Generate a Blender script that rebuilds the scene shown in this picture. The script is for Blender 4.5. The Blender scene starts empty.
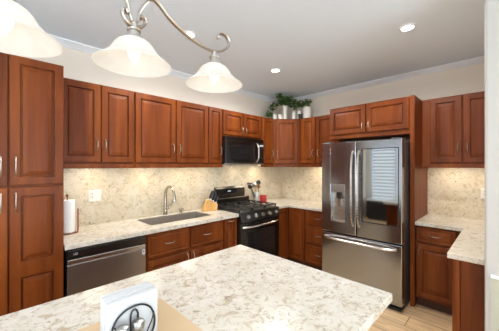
import bpy, bmesh, math, random
from mathutils import Vector, Matrix
PI = math.pi
sc = bpy.context.scene
C = sc.collection
random.seed(7)

# ------------------------------------------------------------------ camera, world, exposure, daylight
cam_d = bpy.data.cameras.new('camera'); cam = bpy.data.objects.new('camera', cam_d); C.objects.link(cam)
cam.location = (-3.8158, -2.9752, 1.5142)
cam.rotation_euler = (PI / 2, 0, 0.7862 - PI / 2)
cam_d.sensor_width = 36; cam_d.lens = 255.83 / 499 * 36
cam_d.shift_y = (165.5 - 165.14) / 499 * -1
cam_d.clip_start = 0.05
sc.camera = cam
sc.view_settings.view_transform = 'Standard'
sc.view_settings.look = 'None'
sc.view_settings.gamma = 1
sc.view_settings.use_curve_mapping = False
sc.view_settings.exposure = 0.26
w = bpy.data.worlds.new('world'); sc.world = w; w.use_nodes = True
w.node_tree.nodes['Background'].inputs[0].default_value = (0.86, 0.93, 1.0, 1)
w.node_tree.nodes['Background'].inputs[1].default_value = 1.6

def area(name, loc, rot, sx, sy, power, col):
    l = bpy.data.lights.new(name, 'AREA'); l.shape = 'RECTANGLE'; l.size = sx; l.size_y = sy
    l.energy = power; l.color = col
    o = bpy.data.objects.new(name, l); C.objects.link(o); o.location = loc; o.rotation_euler = rot
    return o
# daylight entering by the front patio opening and by the left window
area('daylight_front', (-3.7, -5.90, 1.25), (PI / 2 + .5, 0, 0), 3.2, 1.6, 100, (0.78, 0.90, 1.0))
area('daylight_left', (-5.80, -3.2, 1.3), (PI / 2 + .5, 0, -PI / 2), 2.6, 1.4, 30, (0.78, 0.90, 1.0))
CAN_W, BULB_W, UNDER_W, GLOBE_W = 20, 0.08, 1.0, 200
sc.cycles.diffuse_bounces = 8; sc.cycles.max_bounces = 14

# ------------------------------------------------------------------ materials
def mat(name, col, rough=0.5, metal=0.0, coat=0.0, emit=None, estr=0.0, alpha=1.0, trans=0.0, ior=1.45):
    m = bpy.data.materials.new(name); m.use_nodes = True
    b = m.node_tree.nodes['Principled BSDF']
    b.inputs['Base Color'].default_value = (*col, 1)
    b.inputs['Roughness'].default_value = rough
    b.inputs['Metallic'].default_value = metal
    b.inputs['Coat Weight'].default_value = coat
    b.inputs['Transmission Weight'].default_value = trans
    b.inputs['IOR'].default_value = ior
    if emit:
        b.inputs['Emission Color'].default_value = (*emit, 1); b.inputs['Emission Strength'].default_value = estr
    return m
def nt(m):
    t = m.node_tree; return t, t.nodes, t.links, t.nodes['Principled BSDF']
def mapping(N, L, scale, src='Object'):
    tc = N.new('ShaderNodeTexCoord'); mp = N.new('ShaderNodeMapping')
    mp.inputs['Scale'].default_value = scale
    L.new(tc.outputs[src], mp.inputs['Vector'])
    return mp
def ramp(N, stops):
    r = N.new('ShaderNodeValToRGB'); e = r.color_ramp.elements
    while len(e) < len(stops): e.new(0.5)
    for k, (p, c) in enumerate(stops):
        e[k].position = p; e[k].color = (*c, 1)
    return r
def noise(N, L, vec, scale, detail=4, rough=0.55, dist=0.0):
    n = N.new('ShaderNodeTexNoise'); n.inputs['Scale'].default_value = scale
    n.inputs['Detail'].default_value = detail; n.inputs['Roughness'].default_value = rough
    n.inputs['Distortion'].default_value = dist
    L.new(vec.outputs[0], n.inputs['Vector']); return n
def bump(N, L, b, src, strength, dist=0.01):
    bp = N.new('ShaderNodeBump'); bp.inputs['Strength'].default_value = strength; bp.inputs['Distance'].default_value = dist
    L.new(src, bp.inputs['Height']); L.new(bp.outputs[0], b.inputs['Normal'])

def wood(name, dark, mid, light, vec=(14, 14, 1.1), rough=0.42, coat=0.0):
    m = mat(name, mid, rough, coat=coat); m.node_tree.nodes['Principled BSDF'].inputs['Specular IOR Level'].default_value = 0.22; t, N, L, b = nt(m)
    mp = mapping(N, L, vec)
    oi = N.new('ShaderNodeObjectInfo'); ad = N.new('ShaderNodeVectorMath'); ad.operation = 'ADD'
    cb = N.new('ShaderNodeCombineXYZ'); mu = N.new('ShaderNodeMath'); mu.operation = 'MULTIPLY'; mu.inputs[1].default_value = 37
    L.new(oi.outputs['Random'], mu.inputs[0]); L.new(mu.outputs[0], cb.inputs[0]); L.new(mu.outputs[0], cb.inputs[2])
    L.new(mp.outputs[0], ad.inputs[0]); L.new(cb.outputs[0], ad.inputs[1])
    n1 = noise(N, L, ad, 1.0, 5, 0.6, 0.6); n2 = noise(N, L, ad, 0.25, 2, 0.5, 0.3)
    mx = N.new('ShaderNodeMath'); mx.operation = 'MULTIPLY_ADD'; mx.inputs[1].default_value = 0.5
    h = N.new('ShaderNodeMath'); h.operation = 'MULTIPLY'; h.inputs[1].default_value = 0.5
    L.new(n2.outputs[0], h.inputs[0]); L.new(n1.outputs[0], mx.inputs[0]); L.new(h.outputs[0], mx.inputs[2])
    r = ramp(N, [(0.32, dark), (0.5, mid), (0.68, light)])
    L.new(mx.outputs[0], r.inputs[0]); L.new(r.outputs[0], b.inputs['Base Color'])
    return m
M = {}
M['cherry'] = wood('cherry_wood', (0.076, 0.015, 0.0025), (0.150, 0.033, 0.005), (0.240, 0.062, 0.010))
M['block'] = wood('maple_block', (0.50, 0.27, 0.08), (0.62, 0.36, 0.13), (0.70, 0.43, 0.18), (30, 30, 3), 0.45, 0)
M['utensil_wood'] = wood('olive_wood', (0.25, 0.13, 0.05), (0.36, 0.20, 0.09), (0.45, 0.27, 0.13), (30, 30, 3), 0.5, 0)

def quartz(name, base, warm, blotch, fleck, rough, a=0.5, k=1.0):
    m = mat(name, base, rough); t, N, L, b = nt(m)
    mp = mapping(N, L, (1, 1, 1))
    n0 = noise(N, L, mp, 5, 3, 0.6, 0.8)
    n1 = noise(N, L, mp, 21 * k, 5, 0.70, 1.2)
    n2 = noise(N, L, mp, 44 * k, 4, 0.65, 0.8)
    n3 = noise(N, L, mp, 36 * k, 2, 0.5, 1.0)
    r0 = ramp(N, [(0.35, base), (0.68, warm)]); L.new(n0.outputs[0], r0.inputs[0])
    r1 = ramp(N, [(0.50, (0, 0, 0)), (0.66, (1, 1, 1))]); L.new(n1.outputs[0], r1.inputs[0])
    r2 = ramp(N, [(0.60, (0, 0, 0)), (0.70, (1, 1, 1))]); L.new(n2.outputs[0], r2.inputs[0])
    r3 = ramp(N, [(0.66, (0, 0, 0)), (0.74, (1, 1, 1))]); L.new(n3.outputs[0], r3.inputs[0])
    cur = r0.outputs[0]
    for rr, col, kk in ((r1, blotch, a), (r2, tuple(0.5 * (x + y) for x, y in zip(blotch, fleck)), a), (r3, fleck, 0.8 * a + 0.1)):
        mu = N.new('ShaderNodeMath'); mu.operation = 'MULTIPLY'; mu.inputs[1].default_value = kk; L.new(rr.outputs[0], mu.inputs[0])
        mx = N.new('ShaderNodeMix'); mx.data_type = 'RGBA'; L.new(mu.outputs[0], mx.inputs[0]); L.new(cur, mx.inputs[6])
        mx.inputs[7].default_value = (*col, 1); cur = mx.outputs[2]
    L.new(cur, b.inputs['Base Color'])
    return m
M['quartz'] = quartz('cream_quartz', (0.68, 0.65, 0.59), (0.60, 0.55, 0.46), (0.38, 0.29, 0.18), (0.17, 0.11, 0.045), 0.22, 0.78)
M['splash'] = quartz('backsplash_quartz', (0.70, 0.63, 0.51), (0.64, 0.55, 0.40), (0.42, 0.33, 0.20), (0.12, 0.09, 0.055), 0.28, 0.75, 0.85)

def paint(name, col, rough=0.7, sc_=60, st=0.12):
    m = mat(name, col, rough); t, N, L, b = nt(m)
    mp = mapping(N, L, (1, 1, 1)); n = noise(N, L, mp, sc_, 4)
    bump(N, L, b, n.outputs[0], st, 0.004); return m
M['wall'] = paint('wall_paint', (0.84, 0.765, 0.665))
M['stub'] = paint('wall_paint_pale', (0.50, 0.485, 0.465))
M['sage'] = paint('sage_paint', (0.40, 0.40, 0.33))
M['ceil'] = paint('ceiling_paint', (0.74, 0.83, 0.93), 0.85, 45, 0.35)
M['trim'] = mat('white_trim', (0.82, 0.86, 0.90), 0.45)

def planks():
    m = mat('oak_planks', (0.6, 0.42, 0.26), 0.32); t, N, L, b = nt(m)
    tc = N.new('ShaderNodeTexCoord'); mp = N.new('ShaderNodeMapping')
    mp.inputs['Rotation'].default_value = (0, 0, PI / 2); mp.inputs['Location'].default_value = (0.1, 0.08, 0)
    L.new(tc.outputs['Object'], mp.inputs['Vector'])
    br = N.new('ShaderNodeTexBrick'); br.inputs['Scale'].default_value = 1
    br.inputs['Brick Width'].default_value = 1.2; br.inputs['Row Height'].default_value = 0.2
    br.inputs['Mortar Size'].default_value = 0.0035
    br.inputs['Color1'].default_value = (0.88, 0.64, 0.39, 1); br.inputs['Color2'].default_value = (0.80, 0.56, 0.32, 1)
    br.inputs['Mortar'].default_value = (0.25, 0.15, 0.08, 1); br.offset = 0.42
    L.new(mp.outputs[0], br.inputs['Vector'])
    mg = mapping(N, L, (22, 2.0, 1)); n = noise(N, L, mg, 1.2, 5, 0.6, 0.5)
    r = ramp(N, [(0.3, (0.72, 0.68, 0.62)), (0.7, (1.12, 1.1, 1.06))]); L.new(n.outputs[0], r.inputs[0])
    mx = N.new('ShaderNodeMix'); mx.data_type = 'RGBA'; mx.blend_type = 'MULTIPLY'; mx.inputs[0].default_value = 1
    L.new(br.outputs[0], mx.inputs[6]); L.new(r.outputs[0], mx.inputs[7]); L.new(mx.outputs[2], b.inputs['Base Color'])
    return m
M['floor'] = planks()
def brushed(name, col, rough, vec, amt=0.25):
    m = mat(name, col, rough, 1.0); t, N, L, b = nt(m)
    mp = mapping(N, L, vec); n = noise(N, L, mp, 1, 3, 0.6)
    mr = N.new('ShaderNodeMapRange'); mr.inputs[3].default_value = rough * (1 - amt); mr.inputs[4].default_value = rough * (1 + amt)
    L.new(n.outputs[0], mr.inputs[0]); L.new(mr.outputs[0], b.inputs['Roughness'])
    return m
M['bsteel'] = brushed('black_stainless', (0.36, 0.345, 0.335), 0.36, (3, 3, 260))
M['dsteel'] = brushed('dark_black_stainless', (0.085, 0.080, 0.076), 0.30, (3, 3, 260))
M['fsteel'] = brushed('fridge_black_stainless', (0.36, 0.385, 0.42), 0.17, (200, 200, 2), 0.10)
M['steel'] = brushed('stainless', (0.60, 0.57, 0.53), 0.28, (3, 3, 200))
M['sinksteel'] = brushed('sink_steel', (0.50, 0.46, 0.42), 0.45, (90, 90, 90))
M['nickel'] = mat('brushed_nickel', (0.50, 0.46, 0.41), 0.32, 1.0)
M['bronze'] = mat('faucet_nickel', (0.45, 0.40, 0.34), 0.26, 1.0)
M['copper'] = mat('copper_wire', (0.40, 0.16, 0.10), 0.35, 1.0)
M['chrome'] = mat('chrome', (0.58, 0.57, 0.56), 0.18, 1.0)
M['lid'] = mat('shaker_lid_metal', (0.36, 0.355, 0.34), 0.32, 1.0)
M['black'] = mat('black_plastic', (0.018, 0.017, 0.017), 0.35)
M['iron'] = mat('cast_iron', (0.022, 0.021, 0.021), 0.5)
M['wire'] = mat('black_wire', (0.012, 0.012, 0.014), 0.4)
M['glassblack'] = mat('black_glass', (0.012, 0.011, 0.011), 0.05, coat=0.5)
def mirror_glass():
    m = mat('mirrored_door_glass', (0.40, 0.42, 0.43), 0.04, 1.0); return m
M['doorglass'] = mirror_glass()
M['side'] = mat('graphite_side', (0.06, 0.058, 0.058), 0.45)
M['toe'] = mat('toe_kick', (0.07, 0.025, 0.012), 0.6)
M['white'] = mat('white_plastic', (0.80, 0.78, 0.74), 0.4)
M['porcelain'] = mat('white_porcelain', (0.80, 0.78, 0.74), 0.25)
M['wax'] = mat('candle_wax', (0.82, 0.79, 0.73), 0.5)
M['paper'] = mat('paper', (0.83, 0.83, 0.83), 0.9)
M['napkin'] = paint('napkin_paper', (0.58, 0.583, 0.585), 0.95, 140, 0.25)
M['mat'] = paint('placemat_cork', (0.56, 0.41, 0.25), 0.85, 300, 0.3)
M['red'] = mat('red_enamel', (0.40, 0.018, 0.02), 0.3)
M['crock'] = mat('grey_crock', (0.55, 0.54, 0.52), 0.3, 0.3)
M['darkslot'] = mat('dark_slot', (0.03, 0.03, 0.03), 0.6)
M['label'] = mat('paper_label', (0.75, 0.76, 0.78), 0.6)
M['glass'] = mat('clear_glass', (0.95, 0.97, 0.96), 0.03, trans=1.0)
M['salt'] = mat('salt_grains', (0.80, 0.70, 0.50), 0.8)
M['pepper'] = mat('pepper_grains', (0.35, 0.28, 0.16), 0.8)
M['leafpot'] = mat('dark_pot', (0.03, 0.035, 0.03), 0.5)
M['canlens'] = mat('lit_lens', (1, 1, 1), 0.5, emit=(1, 0.95, 0.86), estr=14)
M['ledlens'] = mat('undercabinet_lens', (1, 1, 1), 0.5, emit=(1, 0.84, 0.6), estr=3)
M['bulb'] = mat('lit_bulb', (1, 1, 1), 0.4, emit=(1, 0.95, 0.86), estr=0.8)
M['led'] = mat('display_digits', (0.1, 0.1, 0.1), 0.4, emit=(0.6, 0.75, 0.85), estr=0.6)
M['blind'] = mat('blind_slats', (0.80, 0.80, 0.78), 0.5)
def leafmat():
    m = mat('ivy_leaf', (0.05, 0.12, 0.025), 0.45); t, N, L, b = nt(m)
    mp = mapping(N, L, (1, 1, 1)); n = noise(N, L, mp, 26, 2)
    r = ramp(N, [(0.35, (0.035, 0.085, 0.018)), (0.6, (0.09, 0.18, 0.045)), (0.75, (0.17, 0.27, 0.09))])
    L.new(n.outputs[0], r.inputs[0]); L.new(r.outputs[0], b.inputs['Base Color']); return m
M['leaf'] = leafmat()
M['stem'] = mat('ivy_stem', (0.08, 0.06, 0.03), 0.7)
def shademat():
    m = bpy.data.materials.new('frosted_shade_glass'); m.use_nodes = True
    t = m.node_tree; N = t.nodes; L = t.links; b = N['Principled BSDF']; out = N['Material Output']
    b.inputs['Base Color'].default_value = (0.90, 0.87, 0.82, 1); b.inputs['Roughness'].default_value = 0.35
    b.inputs['Emission Color'].default_value = (1, 0.95, 0.89, 1); b.inputs['Emission Strength'].default_value = 0.24
    mp = mapping(N, L, (1, 1, 1)); n = noise(N, L, mp, 14, 3, 0.5, 2.0)
    r = ramp(N, [(0.3, (0.62, 0.60, 0.57)), (0.7, (0.72, 0.70, 0.67))]); L.new(n.outputs[0], r.inputs[0]); L.new(r.outputs[0], b.inputs['Base Color'])
    tr = N.new('ShaderNodeBsdfTranslucent'); tr.inputs[0].default_value = (0.80, 0.76, 0.70, 1)
    mx = N.new('ShaderNodeMixShader'); mx.inputs[0].default_value = 0.45
    L.new(b.outputs[0], mx.inputs[1]); L.new(tr.outputs[0], mx.inputs[2]); L.new(mx.outputs[0], out.inputs[0])
    return m
M['shade'] = shademat()

# ------------------------------------------------------------------ helpers
class MB:
    """collects shapes; build() links them as ONE mesh object. off is subtracted from every coordinate."""
    def __init__(s, off=(0, 0, 0)):
        s.bm = bmesh.new(); s.off = Vector(off)
    def box(s, x0, x1, y0, y1, z0, z1, bev=0.0, seg=2):
        r = bmesh.ops.create_cube(s.bm, size=1.0); vs = r['verts']
        for v in vs:
            v.co = Vector(((x0 + x1) / 2 + v.co.x * (x1 - x0), (y0 + y1) / 2 + v.co.y * (y1 - y0), (z0 + z1) / 2 + v.co.z * (z1 - z0)))
        if bev:
            es = {e for v in vs for e in v.link_edges}
            bmesh.ops.bevel(s.bm, geom=list(es), offset=bev, segments=seg, affect='EDGES', profile=0.5)
        return s
    def prism(s, poly, z0, z1, bev=0.0, axis='z'):
        """polygon extruded along an axis; axis 'z': poly (x,y); 'y': poly (x,z); 'x': poly (y,z)"""
        def p3(a, b, c):
            return Vector((a, b, c)) if axis == 'z' else (Vector((a, c, b)) if axis == 'y' else Vector((c, a, b)))
        lo = [s.bm.verts.new(p3(a, b, z0)) for a, b in poly]; hi = [s.bm.verts.new(p3(a, b, z1)) for a, b in poly]
        fs = [s.bm.faces.new(lo), s.bm.faces.new(hi)]
        n = len(poly)
        for i in range(n): fs.append(s.bm.faces.new((lo[i], lo[(i + 1) % n], hi[(i + 1) % n], hi[i])))
        bmesh.ops.recalc_face_normals(s.bm, faces=fs)
        if bev:
            es = {e for f in fs for e in f.edges}
            bmesh.ops.bevel(s.bm, geom=list(es), offset=bev, segments=2, affect='EDGES', profile=0.5)
        return s
    def lathe(s, prof, seg=24, c=(0, 0, 0), mtx=None):
        """prof: (r, z) list; revolved round z at c"""
        rings = []
        for r, z in prof:
            if r < 1e-5:
                rings.append([s.bm.verts.new(s._t((0, 0, z), c, mtx))])
            else:
                rings.append([s.bm.verts.new(s._t((r * math.cos(2 * PI * k / seg), r * math.sin(2 * PI * k / seg), z), c, mtx)) for k in range(seg)])
        fs = []
        for a, b in zip(rings, rings[1:]):
            for k in range(seg):
                q = [a[k % len(a)], a[(k + 1) % len(a)], b[(k + 1) % len(b)], b[k % len(b)]]
                u = []
                for v in q:
                    if v not in u: u.append(v)
                if len(u) > 2:
                    try: fs.append(s.bm.faces.new(u))
                    except ValueError: pass
        bmesh.ops.recalc_face_normals(s.bm, faces=fs)
        return s
    def _t(s, p, c, mtx):
        p = Vector(p)
        if mtx: p = mtx @ p
        return p + Vector(c)
    def cyl(s, c, r, h, seg=24, bev=0.0, mtx=None):
        b = bev or min(r, h) * 0.08
        return s.lathe([(0, 0), (r - b, 0), (r, b), (r, h - b), (r - b, h), (0, h)], seg, c, mtx)
    def tube(s, pts, r, seg=8, closed=False, flat=None):
        """round tube along points; r a number or list; flat = (scale along side axis, up hint)"""
        P = [Vector(p) for p in pts]; n = len(P); rings = []
        prev = None
        for i, p in enumerate(P):
            a = P[(i - 1) % n] if (closed or i > 0) else p
            b = P[(i + 1) % n] if (closed or i < n - 1) else p
            t = (b - a).normalized()
            if flat:
                side = Vector(flat[1]); side = (side - t * side.dot(t)).normalized()
            elif prev is None:
                side = t.orthogonal().normalized()
            else:
                side = (prev - t * prev.dot(t)).normalized()
            prev = side; up = t.cross(side)
            rr = r[i] if isinstance(r, (list, tuple)) else r
            k1 = flat[0] if flat else 1
            rings.append([s.bm.verts.new(p + side * (rr * k1 * math.cos(2 * PI * k / seg)) + up * (rr * math.sin(2 * PI * k / seg))) for k in range(seg)])
        fs = []
        pairs = list(zip(rings, rings[1:])) + ([(rings[-1], rings[0])] if closed else [])
        for a, b in pairs:
            for k in range(seg): fs.append(s.bm.faces.new((a[k], a[(k + 1) % seg], b[(k + 1) % seg], b[k])))
        if not closed:
            fs.append(s.bm.faces.new(rings[0])); fs.append(s.bm.faces.new(rings[-1]))
        bmesh.ops.recalc_face_normals(s.bm, faces=fs)
        return s
    def panel(s, x0, x1, z0, z1, yf, th, rings, cells=None):
        """panelled front at y=yf facing -y; cells: sub-rectangles that each carry the rings; rings: (inset, depth)"""
        def ring(a, b, c, d, ins, dep):
            y = yf + dep
            return [s.bm.verts.new(v) for v in ((a + ins, y, c + ins), (b - ins, y, c + ins), (b - ins, y, d - ins), (a + ins, y, d - ins))]
        def bridge(p, q):
            for k in range(4): fs.append(s.bm.faces.new((p[k], p[(k + 1) % 4], q[(k + 1) % 4], q[k])))
        fs = []; e = 0.004
        back = ring(x0, x1, z0, z1, 0, th); side = ring(x0, x1, z0, z1, 0, e); front = ring(x0, x1, z0, z1, e, 0)
        fs.append(s.bm.faces.new(back)); bridge(back, side); bridge(side, front)
        zs = cells or [(z0 + e, z1 - e)]
        for (c, d) in zs:
            prev = ring(x0 + e, x1 - e, c, d, 0, 0) if cells else front
            for ins, dep in rings:
                q = ring(x0 + (e if cells else 0), x1 - (e if cells else 0), c if cells else z0, d if cells else z1, ins, dep); bridge(prev, q); prev = q
            fs.append(s.bm.faces.new(prev))
        bmesh.ops.recalc_face_normals(s.bm, faces=fs)
        return s
    def build(s, name, m, parent=None, smooth=False, angle=0.6, kind=None):
        for v in s.bm.verts: v.co -= s.off
        if smooth:
            for f in s.bm.faces: f.smooth = True
            for e in s.bm.edges:
                if len(e.link_faces) == 2 and e.calc_face_angle(0) > angle: e.smooth = False
        me = bpy.data.meshes.new(name); s.bm.to_mesh(me); s.bm.free()
        me.materials.append(M[m] if isinstance(m, str) else m)
        o = bpy.data.objects.new(name, me); C.objects.link(o)
        if parent: o.parent = parent
        if kind: o['kind'] = kind
        return o
RUN = {'A': 0.0, 'B': -PI / 2}
def tag(o, label, cat, group=None):
    o['label'] = label; o['category'] = cat
    if group: o['group'] = group
    return o
def thing(name, label, cat, run, s, z, y=0.0, group=None):
    """Empty at the thing's base. run 'A' = along the sink wall (s = world x), 'B' = along the fridge wall (s = distance from corner)"""
    o = bpy.data.objects.new(name, None); C.objects.link(o)
    rz = RUN[run]; o.rotation_euler = (0, 0, rz)
    v = Matrix.Rotation(rz, 3, 'Z') @ Vector((s, y, z)); o.location = v
    o.empty_display_size = 0.1
    o['off'] = (s, y, z)
    return tag(o, label, cat, group)
def mb(t): return MB(tuple(t['off']))
def spot(name, label, cat, x, y, z, rz=0.0, group=None):
    o = bpy.data.objects.new(name, None); C.objects.link(o); o.location = (x, y, z); o.rotation_euler = (0, 0, rz)
    o['off'] = (0.0, 0.0, 0.0); o.empty_display_size = 0.1
    return tag(o, label, cat, group)
def struct(name, b, m, parent=None, smooth=False):
    o = b.build(name, m, parent, smooth); o['kind'] = 'structure'; return o
def copy_tree(o, parent=None):
    c = o.copy(); C.objects.link(c)
    if parent: c.parent = parent
    for ch in [x for x in list(bpy.data.objects) if x.parent == o]: copy_tree(ch, c)
    return c

# ------------------------------------------------------------------ setting
X0, Y0, H = -5.9, -6.0, 2.70
struct('floor', MB().box(X0 - .1, .1, Y0 - .1, .1, -.08, 0), 'floor')
struct('ceiling', MB().box(X0 - .1, .1, Y0 - .1, .1, H, H + .1), 'ceil')
struct('wall_left', MB().box(-4.1, .1, 0, .1, 0, H).box(X0 - .1, -5.75, 0, .1, 0, H).box(-5.75, -4.1, 0, .1, 0, .85).box(-5.75, -4.1, 0, .1, 2.15, H), 'wall')
wb = struct('wall_back', MB().box(0, .1, -3.45, 0, 0, H), 'wall')
struct('wall_side', MB().box(-1.62, .1, -3.45, -3.35, 0, H), 'wall')
# left end wall with a wide glazed opening
struct('wall_far', MB().box(X0 - .1, X0, Y0, -4.6, 0, H).box(X0 - .1, X0, -1.9, -1.5, 0, H).box(X0 - .1, X0, -.12, 0, 0, H)
       .box(X0 - .1, X0, -4.6, -1.9, 0, .4).box(X0 - .1, X0, -4.6, -1.9, 2.3, H).box(X0 - .1, X0, -1.5, -.12, 2.2, H).box(X0 - .1, X0, -1.5, -.12, 0, .25), 'wall')
struct('wall_front', MB().box(X0, -5.7, Y0 - .1, Y0, 0, H).box(-2.1, -1.6, Y0 - .1, Y0, 0, H).box(-5.7, -2.1, Y0 - .1, Y0, 2.4, H).box(-5.7, -2.1, Y0 - .1, Y0, 0, .1), 'wall')
# wall end at the right of the picture, rounded corner, pale paint
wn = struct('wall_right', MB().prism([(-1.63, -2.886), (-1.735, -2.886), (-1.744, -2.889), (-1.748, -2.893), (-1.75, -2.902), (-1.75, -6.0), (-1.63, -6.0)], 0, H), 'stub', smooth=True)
struct('wainscot', MB().box(-1.757, -1.751, -5.99, -2.912, .10, .855), 'sage', wn)
struct('chair_rail', MB().box(-1.772, -1.751, -5.99, -2.912, .857, .875, .004), 'trim', wn)
struct('baseboard', MB().box(-1.765, -1.751, -5.99, -2.905, 0, .098, .004), 'trim', wn)
# crown moulding
def crown_prof(sgn):
    return [(0, H - .058), (sgn * .010, H - .056), (sgn * .022, H - .040), (sgn * .048, H - .018), (sgn * .060, H - .014), (sgn * .060, H), (0, H)]
struct('trim_1', MB().prism(crown_prof(-1), X0 + .01, -.06, axis='x'), 'trim')
struct('trim_2', MB().prism(crown_prof(-1), -3.34, -.001, axis='y'), 'trim')
# stone backsplash slabs
wl = [o for o in C.objects if o.name == 'wall_left'][0]
struct('backsplash', MB().box(-3.442, -.001, -.012, -.001, .80, 1.522), 'splash', wl)
struct('backsplash', MB().box(-.012, -.001, -1.337, -.0125, .80, 1.522), 'splash', wb)
struct('backsplash', MB().box(-.012, -.001, -3.34, -2.292, .80, 1.522), 'splash', wb)
# windows with blinds, behind and left of the camera: daylight and what the fridge glass mirrors
def window(name, rot, loc, wd, h):
    o = bpy.data.objects.new(name, None); C.objects.link(o); o.location = loc; o.rotation_euler = (0, 0, rot); o['kind'] = 'structure'
    f = MB(); t = .05
    f.box(-wd / 2, wd / 2, -.03, .03, 0, t).box(-wd / 2, wd / 2, -.03, .03, h - t, h).box(-wd / 2, -wd / 2 + t, -.03, .03, t, h - t).box(wd / 2 - t, wd / 2, -.03, .03, t, h - t).box(-.02, .02, -.03, .03, t, h - t)
    struct('window_frame', f, 'trim', o)
    b = MB(); z = .08
    while z < h - .06:
        b.prism([(-.034, z - .026), (-.032, z - .028), (.034, z + .026), (.032, z + .028)], -wd / 2 + .055, wd / 2 - .055, axis='x'); z += .095
    bl = b.build('blind', 'blind', o)
window('window_1', 0, (-4.925, -.0 + .05, .85), 1.65, 1.30)
window('window_2', PI / 2, (X0 - .05, -.81, .25), 1.38, 1.95)
window('window_3', PI / 2, (X0 - .05, -3.25, .4), 2.7, 1.9)
window('window_4', 0, (-3.9, Y0 - .05, .1), 3.6, 2.3)

# ------------------------------------------------------------------ cabinets
DOOR = [(.053, 0), (.0545, .017), (.058, .0185), (.065, .0185), (.067, .009), (.092, .003), (.095, .002)]
SLIM = [(.044, 0), (.0455, .016), (.048, .0175), (.054, .0175), (.056, .009), (.074, .003), (.076, .002)]
DRAW = [(.018, 0), (.022, .006), (.028, .007), (.034, .003), (.040, .002)]
FD = .335          # front plane of wall doors
BD = .630          # front plane of base doors
TH = .021
def handle(parent, t, s, z, yf, L=.105, horiz=False):
    b = mb(t); pts = []
    for k in range(13):
        u = -1 + 2 * k / 12; d = .026 * (1 - abs(u) ** 3.2)
        p = (s + u * L / 2, -yf - .001 - d, z) if horiz else (s, -yf - .001 - d, z + u * L / 2)
        pts.append(p)
    b.tube(pts, [.0055 if k in (0, 12) else .0038 for k in range(13)], 8)
    return b.build('handle', 'nickel', parent, True)
def door(t, x0, x1, z0, z1, yf, hx=None, hz=None, hl=.105, rings=None, cells=None, horiz=False):
    wd = x1 - x0
    r = rings or (DOOR if wd > .24 else SLIM)
    if wd < .16: r = [(a * .8, d) for a, d in SLIM]
    o = mb(t).panel(x0, x1, z0, z1, -yf, TH, r, cells).build('door', 'cherry', t)
    if hx is not None: handle(o, t, hx, hz, yf, hl, horiz)
    return o
def drawer(t, x0, x1, z0, z1, yf, pull=True):
    o = mb(t).panel(x0, x1, z0, z1, -yf, TH, DRAW).build('drawer', 'cherry', t)
    if pull: handle(o, t, (x0 + x1) / 2, (z0 + z1) / 2, yf, .10, True)
    return o
ZB, ZR, ZT = 1.485, 1.527, 2.262
UP = 'cherry wall cabinets'; LO = 'cherry base cabinets'
def upper(run, x0, x1, label, doors, zb=ZR, zt=ZT, rail=True, hz=1.70):
    t = thing('wall_cabinet', label, 'cabinet', run, x0, ZB if rail else zb, group=UP)
    mb(t).box(x0 + .001, x1 - .001, -(FD - TH - .001), -.001 if zb > 1.53 else -.014, zb, zt, .002).build('body', 'cherry', t)
    if rail: mb(t).box(x0 + .001, x1 - .001, -(FD - .004), -(FD - .028), ZB, zb - .0005, .003).build('light_rail', 'cherry', t)
    for (a, b, hx) in doors:
        door(t, a, b, zb + .014, zt - .010, FD, hx, hz)
    return t
# along the sink wall
upper('A', -3.441, -2.814, 'cherry two-door wall cabinet beside the tall pantry, above the dishwasher', [(-3.428, -3.118, -3.148), (-3.112, -2.818, -3.080)])
upper('A', -2.812, -1.906, 'wide cherry two-door wall cabinet above the sink', [(-2.804, -2.360, -2.392), (-2.346, -1.912, -2.312)])
upper('A', -1.904, -1.678, 'narrow cherry wall cabinet just left of the microwave', [(-1.898, -1.684, -1.716)])
t = thing('wall_cabinet', 'short cherry two-door wall cabinet directly above the microwave', 'cabinet', 'A', -1.676, 1.902, group=UP)
mb(t).box(-1.675, -.915, -.312, -.001, 1.902, ZT, .002).build('body', 'cherry', t)
for a, b, hx in ((-1.664, -1.300, -1.330), (-1.290, -.926, -1.260)):
    door(t, a, b, 1.925, ZT - .012, .334, hx, 2.005, .09)
upper('A', -.912, -.612, 'narrow cherry wall cabinet between the microwave and the corner cabinet', [(-.890, -.640, -.672)])
# diagonal corner cabinet
t = spot('wall_cabinet', 'diagonal cherry corner wall cabinet under the ivy and white vases', 'cabinet', 0, 0, ZB, group=UP)
t['off'] = (0.0, 0.0, ZB)
D1, D2 = .610, FD - TH
mb(t).prism([(-.014, -.014), (-D1, -.014), (-D1, -D2), (-D2, -D1), (-.014, -D1)], ZR, ZT, .002).build('body', 'cherry', t)
mb(t).prism([(-D1 + .001, -D2 + .005), (-D1 + .001, -D2 - .012), (-D2 - .012, -D1 + .001), (-D2 + .005, -D1 + .001)], ZB, ZR - .0005, .002).build('light_rail', 'cherry', t)
dl = (D1 - D2) * math.sqrt(2)
dt = MB().panel(-dl / 2 + .030, dl / 2 - .030, ZR + .014 - ZB, ZT - .010 - ZB, 0, TH, DOOR).build('door', 'cherry', t)
cm = -(D1 + D2) / 2 - (TH + .001) / math.sqrt(2)
dt.location = (cm, cm, 0); dt.rotation_euler = (0, 0, -PI / 4)
hb = MB(); hp = [(-dl / 2 + .060, -.001 - .03 * (1 - abs(-1 + k / 6) ** 3.2), 1.70 - ZB + (-1 + k / 6) * .0525) for k in range(13)]
hb.tube(hp, .0038, 8).build('handle', 'nickel', dt, True)
# along the fridge wall
upper('B', .612, 1.307, 'cherry two-door wall cabinet between the corner cabinet and the fridge', [(.655, .905, .872), (.925, 1.298, .965)])
upper('B', 2.292, 3.345, 'cherry two-door wall cabinet right of the fridge, above the right counter', [(2.372, 2.648, 2.618), (2.660, 2.955, 2.694)])
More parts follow.
